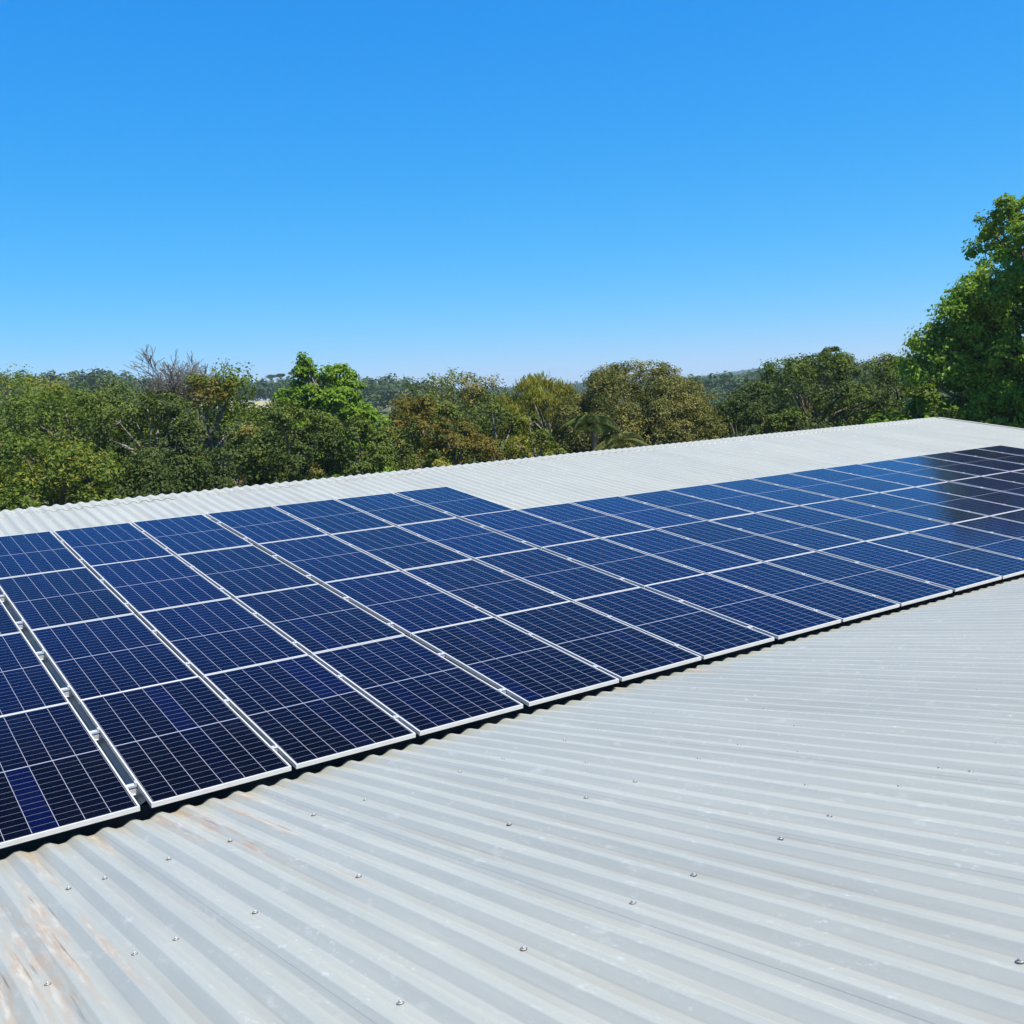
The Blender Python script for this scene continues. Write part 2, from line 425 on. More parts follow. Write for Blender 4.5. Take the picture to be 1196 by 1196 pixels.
def build_ground():
    rad = np.concatenate([[0.01], np.linspace(6, 120, 22), np.linspace(135, 700, 46), np.geomspace(740, 14000, 42)])
    azs = np.radians(np.concatenate([np.linspace(-180, 20, 60)[:-1], np.linspace(20, 95, 140)[:-1], np.linspace(95, 180, 26)[:-1]]))
    na = len(azs)
    X = CX + rad[:, None]*np.cos(azs)[None, :]; Y = CY + rad[:, None]*np.sin(azs)[None, :]
    Z = terrain(X, Y)
    v = np.stack([X, Y, Z], -1).reshape(-1, 3)
    i = np.arange(len(rad)-1)[:, None]*na; k = np.arange(na)[None, :]; k2 = (k+1) % na
    f = np.stack([i+k, i+na+k, i+na+k2, i+k2], -1).reshape(-1, 4)
    N = NT("grassy_ground"); o = N.obj()
    n1 = N.noise(o, 0.02, 5, 0.6); n2 = N.noise(o, 0.5, 4, 0.6)
    c = N.ramp(n1, [(0.35, (0.05, 0.075, 0.025)), (0.55, (0.11, 0.12, 0.05)), (0.7, (0.20, 0.17, 0.09))])
    c = N.mix(N.math('MULTIPLY', n2, 0.5), c, (0.045, 0.06, 0.02, 1))
    # dry pasture on the left hillside
    x, y, z = N.xyz(o)
    a = N.math('DIVIDE', N.math('SUBTRACT', x, 136.0), 24.0); b = N.math('DIVIDE', N.math('SUBTRACT', y, 350.0), 60.0)
    d = N.math('SUBTRACT', 1.0, N.math('ADD', N.math('MULTIPLY', a, a), N.math('MULTIPLY', b, b)))
    d = N.math('MULTIPLY', N.math('ADD', d, N.math('MULTIPLY', N.math('SUBTRACT', n1, 0.5), 0.8)), 5.0, clamp=True)
    c = N.mix(d, c, N.ramp(n2, [(0.3, (0.30, 0.27, 0.16)), (0.7, (0.24, 0.25, 0.12))]))
    N.bsdf(c, 0.95, 0, 0.1)
    g = link("ground", mesh_np("ground", v, f, N.m, True))
    tag(g, kind="structure")
build_ground()

# ---------------------------------------------------------------- the building
bld = link("warehouse_building", None)
tag(bld, "long low building with a pale ribbed metal roof carrying the solar panels", "building")

def roof_mesh():
    prof = roof_profile(U0, U1)
    vs = np.array([EAVE_V, 1.0, 2.2, 3.4, 4.6, 5.8, 7.0, 8.2, 9.4, RIDGE_V])
    u = np.array([p[0] for p in prof]); h = np.array([p[1] for p in prof])
    n = len(u)
    V = []
    for j, v in enumerate(vs):
        wob = 0.0022*np.sin(u*1.7 + j*2.1) + 0.0015*np.sin(u*5.1 + j*4.4)
        V.append(np.stack([u, np.full(n, v), H_VAL + h + wob], -1))
    V = np.concatenate(V)
    i = np.arange(len(vs)-1)[:, None]*n; k = np.arange(n-1)[None, :]
    F = np.stack([i+k, i+k+1, i+n+k+1, i+n+k], -1).reshape(-1, 4)
    return mesh_np("roof", V, F, M_ROOF, False)
roof = link("roof", roof_mesh(), bld, ORG, (SLOPE, 0, 0))

# far slope, behind the ridge
ridge_w = Vector((0, RIDGE_V*math.cos(SLOPE) - (H_VAL)*math.sin(SLOPE), ORG.z + RIDGE_V*math.sin(SLOPE) + H_VAL*math.cos(SLOPE)))
def back_roof_mesh():
    prof = roof_profile(U0, U1)
    u = np.array([p[0] for p in prof]); h = np.array([p[1] for p in prof]); n = len(u)
    vs = np.array([0.0, 6.0, 11.0])
    V = np.concatenate([np.stack([u, np.full(n, v), h], -1) for v in vs])
    i = np.arange(len(vs)-1)[:, None]*n; k = np.arange(n-1)[None, :]
    F = np.stack([i+k, i+k+1, i+n+k+1, i+n+k], -1).reshape(-1, 4)
    return mesh_np("roof", V, F, M_ROOF, False)
back = link("roof", back_roof_mesh(), bld, (0, ridge_w.y + 0.02, ridge_w.z), (-SLOPE, 0, 0))

# near slope: falls from a ridge behind the camera to the valley; its ribbed end overhangs the gutter
def near_roof_mesh(v0, v1, step, z=0.0):
    prof = roof_profile(U0, U1)
    u = np.array([p[0] for p in prof]); h = np.array([p[1] for p in prof]); n = len(u)
    vs = np.linspace(v0, v1, int(abs(v1-v0)/step) + 1)
    V = []
    for j, v in enumerate(vs):
        ripple = 0.0018*np.sin(u*1.9 + v*1.3) + 0.0012*np.sin(u*4.7 - v*2.2) + 0.0010*np.sin(u*11.0 + v*3.7)
        side = 0.0018*np.sin(v*1.1 + u*0.7) + 0.0010*np.sin(v*2.9 + u*2.3)
        V.append(np.stack([u + side, np.full(n, v), h + ripple], -1))
    V = np.concatenate(V)
    i = np.arange(len(vs)-1)[:, None]*n; k = np.arange(n-1)[None, :]
    F = np.stack([i+k, i+k+1, i+n+k+1, i+n+k], -1).reshape(-1, 4)
    return mesh_np("roof", V, F, M_NEAR, False)
near = link("roof", near_roof_mesh(-FG_LEN, 0.0, 0.30), bld, FG_ORG, (-FG_SLOPE, 0, 0))
near_ridge = FG_ORG + Vector((0, -FG_LEN*math.cos(FG_SLOPE), FG_LEN*math.sin(FG_SLOPE)))
link("roof", near_roof_mesh(-9.0, -0.02, 2.0), bld, near_ridge, (FG_SLOPE, 0, 0))

# valley gutter between the two slopes
mb = MB()
gz0 = FG_ORG.z
mb.box(U0, U1, -0.16, -0.15, gz0 - 0.17, gz0 - 0.02)
mb.box(U0, U1, -0.15, 0.40, gz0 - 0.175, gz0 - 0.165)
mb.box(U0, U1, 0.40, 0.41, gz0 - 0.17, gz0 - 0.02)
link("valley_gutter", mb.mesh("valley_gutter", M_GUTTER), bld)

# walls, one closed block under both gables
front_y = near_ridge.y - 8.5*math.cos(FG_SLOPE); front_z = near_ridge.z - 8.5*math.sin(FG_SLOPE) - 0.08
back_y = ridge_w.y + 11.0*math.cos(SLOPE) - 0.5
back_z = ridge_w.z - 10.5*math.sin(SLOPE) - 0.06
mb = MB()
xa, xb = U0 + 0.25, U1 - 0.25
prof_yz = [(front_y, -0.3), (back_y, -0.3), (back_y, back_z), (ridge_w.y, ridge_w.z - 0.09), (0.12, gz0 - 0.20), (near_ridge.y, near_ridge.z - 0.09), (front_y, front_z)]
n = len(prof_yz)
mb.add([(xa, y, z) for y, z in prof_yz] + [(xb, y, z) for y, z in prof_yz],
       [(6, 5, 4, 0), (0, 4, 3, 1), (1, 3, 2), (13, 7, 11, 12), (7, 8, 10, 11), (8, 9, 10), (1, 2, 9, 8), (0, 7, 13, 6)])
link("wall", mb.mesh("wall", M_WALL), bld)

# gable flashing along the right end: an angle over the last rib
mb = MB()
mb.box(U1 - 0.10, U1 + 0.02, EAVE_V, RIDGE_V - 0.02, H_VAL + 0.033, H_VAL + 0.038)
mb.box(U1 + 0.02, U1 + 0.024, EAVE_V, RIDGE_V - 0.02, H_VAL - 0.17, H_VAL + 0.038)
link("gable_flashing", mb.mesh("gable_flashing", M_TRIM), bld, ORG, (SLOPE, 0, 0))

# ridge caps: short pressed pieces whose ribs sit on the sheet's ribs
def ridge_cap_mesh(n_ribs=6):
    prof = roof_profile(RIB_PHASE - PITCH*0.5 - 0.001, RIB_PHASE + PITCH*(n_ribs - 0.5) + 0.03)
    u = np.array([p[0] for p in prof]); h = np.array([p[1] for p in prof]); n = len(u)
    rows = []
    for d, lift, th in ((-0.30, 0.004, 0), (-0.295, 0.008, 0), (-0.12, 0.012, 0.2), (-0.045, 0.020, 0.45), (0.0, 0.024, 0.55), (0.045, 0.020, 0.45), (0.12, 0.012, 0.2), (0.30, 0.006, 0)):
        dz = -abs(d)*math.tan(SLOPE)
        rows.append(np.stack([u, np.full(n, d), dz + h*(1-0.25*th) + lift], -1))
    V = np.concatenate(rows)
    i = np.arange(len(rows)-1)[:, None]*n; k = np.arange(n-1)[None, :]
    F = np.stack([i+k, i+k+1, i+n+k+1, i+n+k], -1).reshape(-1, 4)
    return mesh_np("ridge_cap", V, F, M_CAP, False)
cap_me = ridge_cap_mesh()
k = 0
uu = U0 + 0.3
k0 = int((U0 + 0.3)/PITCH)
for j in range(38):
    off = (k0 + j*6)*PITCH
    if off + 6*PITCH > U1: break
    link("ridge_cap", cap_me, bld, (off, ridge_w.y + 0.01, ridge_w.z + random.uniform(0.000, 0.006)), (0, random.uniform(-0.003, 0.003), 0))

# roofing screws: dark disc for washer and contact shade, hexagon head, in the valleys along each purlin
mb = MB(); mb.disc_stack([(0.0150, 0.0), (0.0150, 0.003), (0.013, 0.0036)], 14); ndark = len(mb.f)
mb.disc_stack([(0.0118, 0.0037), (0.0108, 0.0052), (0.0085, 0.0060)], 14); mb.disc_stack([(0.0068, 0.0058), (0.0068, 0.0110), (0.0050, 0.0132)], 6)
screw_me = mb.mesh("screw", M_WASHER_SHADE)
screw_me.materials.append(M_SCREW)
for p in screw_me.polygons: p.material_index = 0 if p.index < ndark else 1
cnt = 0
def place_screw(u, v):
    k = round((u - RIB_PHASE - PITCH/2)/PITCH)
    link("screw", screw_me, near, (RIB_PHASE + PITCH/2 + k*PITCH + random.uniform(-.006, .006), v + random.uniform(-.012, .012), 0.0012))
spots = [(u, -4.21) for u in (-0.13, 0.27, 0.39, 0.86, 1.25, 1.83, 2.21, 2.78, 3.14, 3.76, 4.15, 4.7)]
spots += [(u, -2.72) for u in (-1.10, -0.72, -0.60, -0.22, 0.25, 0.42, 1.20, 1.77, 2.16, 2.72, 3.11, 3.70, 4.10, 4.66, 5.06, 5.6, 6.0)]
spots += [(u, -1.26) for u in (-1.11, -0.73, -0.62, -0.23, 0.22, 0.75, 1.17, 1.76, 2.15, 2.7, 3.1, 3.66, 4.05, 4.6, 5.0, 5.55, 5.95, 6.5, 6.9, 7.5, 7.9)]
spots += [(u, -5.70) for u in (1.25, 1.83, 2.21, 2.78, 3.14, 3.76, 4.15, 4.7)]
spots += [(2.44, -2.01), (2.48, -3.74), (3.2, -3.23), (4.09, -2.11), (3.09, -4.39), (5.2, -2.2), (6.6, -1.9), (4.9, -3.3)]
for u, v in spots[:98]: place_screw(u, v)

# ---------------------------------------------------------------- solar panels
def panel_frame():
    mb = MB(); t = 0.0125; d = 0.035; l = 0.0
    mb.box(0, PW, 0, t, -d, 0)
    mb.box(0, PW, PD-t, PD, -d, 0)
    mb.box(0, t, t, PD-t, -d, -0.0002)
    mb.box(PW-t, PW, t, PD-t, -d, -0.0002)
    return mb.mesh("frame", M_ALU)
def panel_glass():
    mb = MB(); t = 0.0125
    mb.box(t, PW-t, t, PD-t, -0.009, -0.003)
    return mb.mesh("glass", M_GLASS)
def panel_back():
    mb = MB(); t = 0.0125
    mb.box(t+.001, PW-t-.001, t+.001, PD-t-.001, -0.013, -0.0095)
    return mb.mesh("backsheet", M_BACK)
def clamp_mesh(w):
    """mid clamp in a seam of width w: top plate lipping over both frames, stem, bolt head"""
    mb = MB()
    mb.box(-w/2-0.008, w/2+0.008, -0.022, 0.022, 0.0006, 0.0042)
    mb.box(-w/2+0.003, w/2-0.003, -0.018, 0.018, -0.045, 0.0)
    return mb.mesh("clamp", M_CLAMP)
def bolt_mesh():
    mb = MB(); mb.disc_stack([(0.0085, 0.0045), (0.0085, 0.011), (0.007, 0.0125)], 6)
    return mb.mesh("bolt", M_SCREW)
def rail_mesh(w):
    mb = MB(); mb.box(-w/2-0.05, w/2+0.05, -0.02, 0.02, -0.082, -0.046)
    mb.box(-w/2-0.05, w/2+0.05, -0.032, 0.032, -0.0865, -0.0825)
    return mb.mesh("mounting_rail", M_CLAMP)
def end_clamp_mesh(w):
    """low block in the wide seam, fixed to the right panel only"""
    mb = MB()
    mb.box(-w/2+0.006, w/2-0.002, -0.02, 0.02, -0.030, -0.014)
    mb.box(w/2-0.014, w/2+0.007, -0.02, 0.02, -0.0135, 0.0035)
    return mb.mesh("clamp", M_CLAMP)

fr_me, gl_me, bk_me, bo_me = panel_frame(), panel_glass(), panel_back(), bolt_mesh()
clamps = {w: clamp_mesh(w) for w in (GS, GG)}
rails = {w: rail_mesh(w) for w in (GS, GG, GB)}
endc = end_clamp_mesh(GB)

def roof_pt(u, v, h):
    return ORG + Vector((u, v*math.cos(SLOPE) - h*math.sin(SLOPE), v*math.sin(SLOPE) + h*math.cos(SLOPE)))
def col_left(c):
    if c <= 0: return -GB - PW + c*(PW + GS)
    return (c-1)*(PW + GS) + ((c-1)//3)*(GG - GS)

ORD = {1: "first", 2: "second", 3: "third", 4: "fourth", 5: "fifth", 6: "sixth", 7: "seventh", 8: "eighth", 9: "ninth", 10: "tenth",
       11: "eleventh", 12: "twelfth", 13: "thirteenth", 14: "fourteenth", 15: "fifteenth", 16: "sixteenth", 17: "seventeenth",
       18: "eighteenth", 19: "nineteenth", 20: "twentieth", 21: "twenty-first"}
ROWN = ["front row", "second row from front", "third row from front", "back row"]
def panel_label(c, r):
    look = "navy"
    if c >= 15: look = "tree-mirroring"
    elif c >= 8: look = "bright blue"
    if c == -1: place = "cut by the photo's left edge, "
    elif c == 0: place = "just left of the wide seam, "
    elif c == 1: place = "just right of the wide seam, "
    else: place = ORD[c] + " right of the wide seam, "
    return look + " solar panel " + place + ROWN[r]

for c in range(-1, 21):
    rows = 4 if c <= 7 else 3
    for r in range(rows):
        if c == -1 and r > 2: pass
        u, v = col_left(c), r*(PD + GR)
        root = link("solar_panel", None, None, roof_pt(u, v, 0), (SLOPE, 0, 0))
        root.rotation_euler.x += random.uniform(-0.003, 0.003)
        root.rotation_euler.y = random.uniform(-0.003, 0.003)
        tag(root, panel_label(c, r), "solar panel", "solar panels mounted in rows on the metal roof")
        link("frame", fr_me, root); link("glass", gl_me, root); link("backsheet", bk_me, root)
        if c == 20: continue
        w = col_left(c+1) - u - PW
        key = min((GS, GG, GB), key=lambda q: abs(q-w))
        for vv in (0.37, 1.44):
            p = (PW + w/2, vv, 0)
            link("mounting_rail", rails[key], root, p)
            if key == GB: link("clamp", endc, root, p)
            else:
                cl = link("clamp", clamps[key], root, p)
                link("bolt", bo_me, cl)

# ---------------------------------------------------------------- vegetation
def unit(v): return v/(np.linalg.norm(v, axis=-1, keepdims=True) + 1e-9)

def leaf_arrays(C, Nn, L, W, rs, droop=None):
    """one folded-diamond quad per leaf: centres C, normals Nn, length L, width W"""
    n = len(C)
    t = unit(np.cross(Nn, rs.normal(size=(n, 3)))) if droop is None else unit(droop)
    b = unit(np.cross(Nn, t))
    L = L[:, None]; W = W[:, None]
    bend = Nn*(L*0.12)
    v = np.stack([C - t*L*0.5 - bend, C + b*W*0.5 + t*L*0.06, C + t*L*0.5 - bend, C - b*W*0.5 + t*L*0.06], 1).reshape(-1, 3)
    f = np.arange(n*4).reshape(-1, 4)
    return v, f

def crown_points(rs, centre, R, RZ, n_lobes, lobe, n_sub, sub, n_leaf, flat=0.75, low=-0.55, loose=1.0):
    """lobes -> sub-clumps -> leaves; returns leaf centres, normals, lobe centres"""
    m = int(n_lobes*2.0/(1.0 - low)) + 1
    i = np.arange(m) + 0.5                               # evenly spread over the crown's surface, then jittered
    zz = 1 - 2*i/m; ph = i*2.399963 + rs.uniform(0, 6.28)
    d = np.stack([np.sqrt(1-zz*zz)*np.cos(ph), np.sqrt(1-zz*zz)*np.sin(ph), zz], 1)
    d = unit(d + rs.normal(0, 0.16, d.shape))
    d = d[d[:, 2] > low]
    n_lobes = len(d)
    rad = rs.uniform(0.97-0.11*loose, 1.0+0.05*loose, n_lobes)[:, None]
    inner = rs.uniform(0, 1, n_lobes) < 0.13*loose
    rad[inner] *= rs.uniform(0.45, 0.8, (inner.sum(), 1))
    lc = centre + d*rad*np.array([R, R, RZ])
    lr = lobe*rs.uniform(1-0.25*loose-0.08, 1+0.25*loose+0.08, n_lobes)
    sd_ = unit(rs.normal(size=(n_lobes, n_sub, 3)) + 0.75*d[:, None, :] + np.array([0, 0, 0.25]))
    sc = lc[:, None, :] + sd_*lr[:, None, None]*rs.uniform(0.6, 1.08, (n_lobes, n_sub, 1))*np.array([1, 1, 0.85])
    sc = sc.reshape(-1, 3); so = sd_.reshape(-1, 3)
    idx = rs.integers(0, len(sc), n_leaf)
    sr = sub*rs.uniform(0.6, 1.35, len(sc))
    off = rs.normal(size=(n_leaf, 3))
    off = unit(off)*(rs.uniform(0, 1, (n_leaf, 1))**0.45)
    C = sc[idx] + off*sr[idx][:, None]*np.array([1, 1, flat])
    Nn = unit(0.85*so[idx] + 0.65*off + np.array([0, 0, 0.5]) + 0.55*rs.normal(size=(n_leaf, 3)))
    return C, Nn, lc, sc

def trunk_paths(rs, base, top, lc, r0, sc=None, twigs=0):
    base = np.array(base, float); top = np.array(top, float)
    n = 7; s = np.linspace(0, 1, n)[:, None]
    mid = base + (top-base)*s + np.concatenate([np.cumsum(rs.normal(0, 0.07, (n, 2)), 0), np.zeros((n, 1))], 1)*(1-np.abs(2*s-1)*0.3)
    paths = [(mid, r0*np.linspace(1, 0.45, n)*np.concatenate([[1.35], np.ones(n-1)]))]
    for q in lc:
        want = q[2] - 0.7*np.hypot(q[0], q[1]) - 0.3; k = int(np.clip(np.argmin(np.abs(mid[:, 2] - want)), 2, n-2)); a = mid[k]
        m1 = a + (q-a)*0.5 + np.array([0, 0, 0.12*np.linalg.norm(q-a)]) + rs.normal(0, 0.1, 3)
        pts = np.array([a, a*0.5 + m1*0.5 + rs.normal(0, 0.05, 3), m1, m1*0.5+q*0.5 + rs.normal(0, 0.06, 3), q])
        paths.append((pts, r0*np.array([0.42, 0.34, 0.26, 0.17, 0.07])))
    if sc is not None and twigs:
        for q in sc[rs.integers(0, len(sc), twigs)]:
            a = lc[np.argmin(np.linalg.norm(lc - q, axis=1))]
            pts = np.array([a, a*0.5+q*0.5 + rs.normal(0, 0.08, 3), q + rs.normal(0, 0.05, 3)])
            paths.append((pts, r0*np.array([0.10, 0.06, 0.025])))
    return paths

def gz(x, y): return float(terrain(np.array(x, float), np.array(y, float)))

def tree(name, label, cat, x, y, top, R, mats, seed, zlow=1.6, n_lobes=22, lobe=None, n_sub=16, sub=None, leaves=14000, leaf=0.15, aspect=0.55,
         bark=None, r0=None, flat=0.75, low=-0.6, group=None, twigs=0, extra=None, drooping=False, split=0.0, loose=1.0):
    rs = np.random.default_rng(seed)
    z0 = gz(x, y)
    root = link(name, None, None, (x, y, z0))
    tag(root, label, cat, group)
    H = top - z0
    lobe = lobe or R*0.36; sub = sub or R*0.15
    RZ = (H - zlow)/2; cz = zlow + RZ
    RZc = max(0.4, RZ - lobe*0.80); Rc = max(0.3, R - lobe*0.70)
    C, Nn, lc, sc = crown_points(rs, np.array([0, 0, cz]), Rc, RZc, n_lobes, lobe, n_sub, sub, leaves, flat, low, loose)
    if extra:                                   # further, smaller crowns of the same tree: (dx, dy, z, r, rz, leaves)
        for dx, dy, zz, r_, rz_, nl in extra:
            C2, N2, l2, s2 = crown_points(rs, np.array([dx, dy, zz]), r_*0.75, rz_*0.75, 8, r_*0.42, n_sub, sub, nl, flat, low)
            C = np.concatenate([C, C2]); Nn = np.concatenate([Nn, N2]); lc = np.concatenate([lc, l2]); sc = np.concatenate([sc, s2])
    n = len(C)
    L = leaf*rs.uniform(0.65, 1.4, n); W = L*aspect*rs.uniform(0.8, 1.2, n)
    droop = None
    if drooping: droop = np.stack([rs.normal(0, .35, n), rs.normal(0, .35, n), -np.ones(n)], 1)
    r0 = r0 or max(0.09, 0.055*R + 0.01*H)
    v, f = tube_arrays(trunk_paths(rs, (0, 0, -0.2), (rs.normal(0, .1*R), rs.normal(0, .1*R), zlow + (H-zlow)*0.62), lc, r0, sc, twigs))
    link("trunk", mesh_np("trunk", v, f, bark or M_BARK, True), root)
    if len(mats) == 2:                          # two leaf colours in one crown: the second one sits in some clumps only
        key = np.sin(C[:, 0]*1.9 + seed) + np.sin(C[:, 1]*2.3 + 1.7*seed) + 0.9*np.sin(C[:, 2]*2.1 + 0.6*seed) + rs.normal(0, 0.55, n)
        sel = key > split
        parts = [(~sel, mats[0], "crown"), (sel, mats[1], "blossom" if "blossom" in mats[1].name else "crown")]
    else: parts = [(np.ones(n, bool), mats[0], "crown")]
    for s, m, pn in parts:
        if s.sum() == 0: continue
        v, f = leaf_arrays(C[s], Nn[s], L[s], W[s], rs, droop[s] if droop is not None else None)
        link(pn, mesh_np(pn, v, f, m), root)
    return root

L_MID = mat_leaf("mid_green_leaves", [(0.038, 0.066, 0.011), (0.094, 0.138, 0.019), (0.170, 0.204, 0.032)])
L_DARK = mat_leaf("dark_green_leaves", [(0.022, 0.041, 0.011), (0.052, 0.079, 0.017), (0.095, 0.119, 0.027)], 0.22)
L_OLIVE = mat_leaf("olive_leaves", [(0.037, 0.062, 0.012), (0.093, 0.125, 0.020), (0.165, 0.184, 0.033)], 0.22)
L_YELLOW = mat_leaf("yellow_green_leaves", [(0.097, 0.112, 0.015), (0.212, 0.208, 0.028), (0.324, 0.286, 0.044)], 0.35)
L_RUST = mat_leaf("rusty_olive_leaves", [(0.061, 0.060, 0.011), (0.126, 0.104, 0.017), (0.192, 0.131, 0.024)], 0.25)
L_BRIGHT = mat_leaf("bright_fresh_leaves", [(0.071, 0.130, 0.011), (0.150, 0.253, 0.022), (0.238, 0.328, 0.040)], 0.40)
L_GREEN = mat_leaf("glossy_green_leaves", [(0.059, 0.120, 0.013), (0.159, 0.255, 0.023), (0.311, 0.403, 0.039)], 0.3, rough=0.4)
L_PINK = mat_leaf("dry_pinkish_blossom", [(0.187, 0.131, 0.054), (0.322, 0.211, 0.099), (0.402, 0.290, 0.135)], 0.2)
L_STRAW = mat_leaf("straw_blossom", [(0.134, 0.112, 0.027), (0.228, 0.184, 0.045), (0.295, 0.238, 0.063)], 0.2)
L_FAR = mat_leaf("far_forest_leaves", [(0.026, 0.049, 0.020), (0.049, 0.081, 0.029), (0.087, 0.116, 0.041)], 0.2, cscale=0.05)

L_DOME = mat_leaf("dome_tree_leaves", [(0.030, 0.046, 0.012), (0.075, 0.088, 0.019), (0.123, 0.127, 0.028), (0.258, 0.217, 0.067)], 0.22, cscale=0.6, spk=0.62)

G = "trees behind the roof"
# --- the left-hand thicket
tree("broadleaf_tree", "mid green tree farthest back at the photo's left edge, on the skyline", "tree", 8.6, 53.9, 10.90, 4.6, [L_MID, L_YELLOW], 11, 1.0, 30, leaves=19000, group=G, split=0.9)
tree("broadleaf_tree", "large dense mid green tree at far left, behind the bushy front ones", "tree", 8.6, 41.7, 9.85, 3.9, [L_MID, L_OLIVE], 12, 1.5, 30, leaves=24000, leaf=0.15, group=G, split=0.5)
tree("broadleaf_tree", "low bushy green tree at far left, touching the ridge", "tree", 5.4, 31.8, 7.40, 3.0, [L_MID, L_YELLOW], 13, 0.8, 24, leaves=18000, leaf=0.15, group=G, split=1.1)
tree("broadleaf_tree", "dark green bush whose crown hangs lowest over the left roof ridge", "tree", 9.2, 31.2, 6.60, 2.6, [L_DARK], 14, 0.6, 24, leaves=18000, leaf=0.14, group=G)
tree("broadleaf_tree", "dense green tree with yellowish upper leaves, beneath the bare twigs", "tree", 13.3, 38.2, 9.75, 3.2, [L_MID, L_RUST], 15, 2.0, 28, leaves=22000, leaf=0.15, group=G, split=1.3, twigs=40, bark=M_PALEBARK)
tree("broadleaf_tree", "dark green tree with pale limbs showing, just left of the bare twigs", "tree", 10.2, 36.6, 9.10, 2.6, [L_DARK, L_OLIVE], 16, 1.5, 24, leaves=16000, leaf=0.14, group=G, split=0.2, twigs=90, bark=M_PALEBARK)
tree("broadleaf_tree", "olive tree with tan leaf tips, left of the bright green tree", "tree", 14.6, 34.6, 7.85, 2.0, [L_OLIVE, L_STRAW], 17, 0.8, 20, leaves=13000, leaf=0.13, group=G, split=0.8, twigs=40)
tree("broadleaf_tree", "grey twiggy tree with a thin leaf cover, over the ridge at left", "tree", 11.9, 31.6, 7.00, 1.9, [L_DARK], 18, 0.8, 18, leaves=8500, leaf=0.13, group=G, twigs=160, bark=M_PALEBARK)
# --- the bright green tree and its neighbours
tree("broadleaf_tree", "bright fresh green tree with an uneven two-pointed top", "tree", 21.1, 41.7, 8.8, 2.25, [L_BRIGHT], 21, 3.2, 26, 0.72, 14, 0.34, 17000, 0.19, 0.7, group=G,
     extra=[(-1.0, 0.7, 8.9, 0.62, 1.0, 1100), (-1.05, 0.7, 9.75, 0.34, 0.6, 420), (0.5, 0, 9.0, 0.8, 0.7, 1100), (-1.7, 1.0, 7.6, 1.0, 1.0, 1600), (1.7, -1.2, 6.0, 1.0, 1.0, 1500)], bark=M_PALEBARK)
tree("broadleaf_tree", "dark olive round tree in front of the bright green one, left", "tree", 14.4, 31.0, 8.10, 2.3, [L_OLIVE, L_DARK], 22, 1.5, 28, leaves=20000, leaf=0.13, group=G, split=0.0)
tree("broadleaf_tree", "dark olive low tree in front of the bright green one, right", "tree", 16.5, 29.4, 7.20, 2.0, [L_OLIVE, L_DARK], 23, 0.8, 22, leaves=15000, leaf=0.13, group=G, split=0.2)
tree("shrub", "small bright green shrub poking up at the ridge among olive trees", "shrub", 16.9, 28.2, 5.75, 0.75, [L_BRIGHT], 24, 3.0, 9, 0.34, 10, 0.2, 1500, 0.15, 0.7)
tree("broadleaf_tree", "brownish orange leaved tree right of the bright green one", "tree", 20.8, 31.8, 8.20, 2.6, [L_RUST, L_OLIVE], 25, 1.5, 26, leaves=19000, leaf=0.13, group=G, split=-0.2)
tree("broadleaf_tree", "grey-green rounded tree on the skyline behind the rust coloured ones", "tree", 26.8, 38.6, 9.30, 3.3, [L_OLIVE, L_STRAW], 26, 2, 28, leaves=19000, leaf=0.14, group=G, split=0.9)
tree("broadleaf_tree", "low rust coloured tree right at the ridge, darkest orange of all", "tree", 19.8, 28.0, 7.10, 2.0, [L_RUST, L_DARK], 27, 0.8, 20, leaves=13000, leaf=0.13, group=G, split=0.6)
tree("shrub", "small olive yellow shrub at the ridge beside the rust coloured tree", "shrub", 18.2, 27.2, 6.0, 0.95, [L_OLIVE, L_YELLOW], 28, 2.5, 10, 0.4, 10, 0.22, 3000, 0.12, group=None, split=0.6)
tree("broadleaf_tree", "greyish olive twiggy tree left of the yellow feathery one", "tree", 24.0, 30.9, 7.80, 2.0, [L_OLIVE], 29, 0.8, 20, leaves=10500, leaf=0.12, group=G, twigs=200, bark=M_PALEBARK)
tree("willow_tree", "feathery yellow-green willow-like tree with thin drooping sprays", "tree", 29.1, 34.6, 8.90, 2.5, [L_YELLOW], 31, 2.2, 26, 0.75, 16, 0.40, 24000, 0.24, 0.17, drooping=True, twigs=130, bark=M_PALEBARK, group=G)
tree("broadleaf_tree", "small yellow leaved tree in front of the willow-like one", "tree", 23.6, 27.5, 6.90, 1.5, [L_YELLOW, L_OLIVE], 32, 1.5, 14, leaves=6000, leaf=0.13, split=0.3, twigs=90, bark=M_PALEBARK, group=G)
# --- the big dome and what stands right of it
tree("broadleaf_tree", "large dome shaped tree, olive green speckled with straw coloured tips, mid photo", "tree", 31.5, 30.0, 9.0, 4.1, [L_DOME], 33, 1.8, 96, 1.0, 24, 0.34, 95000, 0.11, group=G, low=-0.8, loose=0.3)
tree("broadleaf_tree", "small round dark green tree right of the big dome", "tree", 36.4, 28.0, 7.30, 1.75, [L_DARK], 34, 1.0, 18, leaves=11000, leaf=0.13, group=G)
tree("shrub", "dry pinkish brown bush between the small round and the wide tree", "shrub", 37.3, 26.4, 6.35, 0.9, [L_PINK, L_OLIVE], 35, 2.8, 9, 0.36, 10, 0.2, 2600, 0.12, split=0.5)
tree("broadleaf_tree", "broad spreading dark green tree right of the dome, sloping to the left", "tree", 41.9, 27.9, 9.25, 4.5, [L_DARK, L_MID], 36, 1.5, 40, 1.15, 18, 0.44, 32000, 0.15, group=G, split=0.4,
     extra=[(-2.6, 1.5, 6.3, 1.6, 1.4, 4000)])
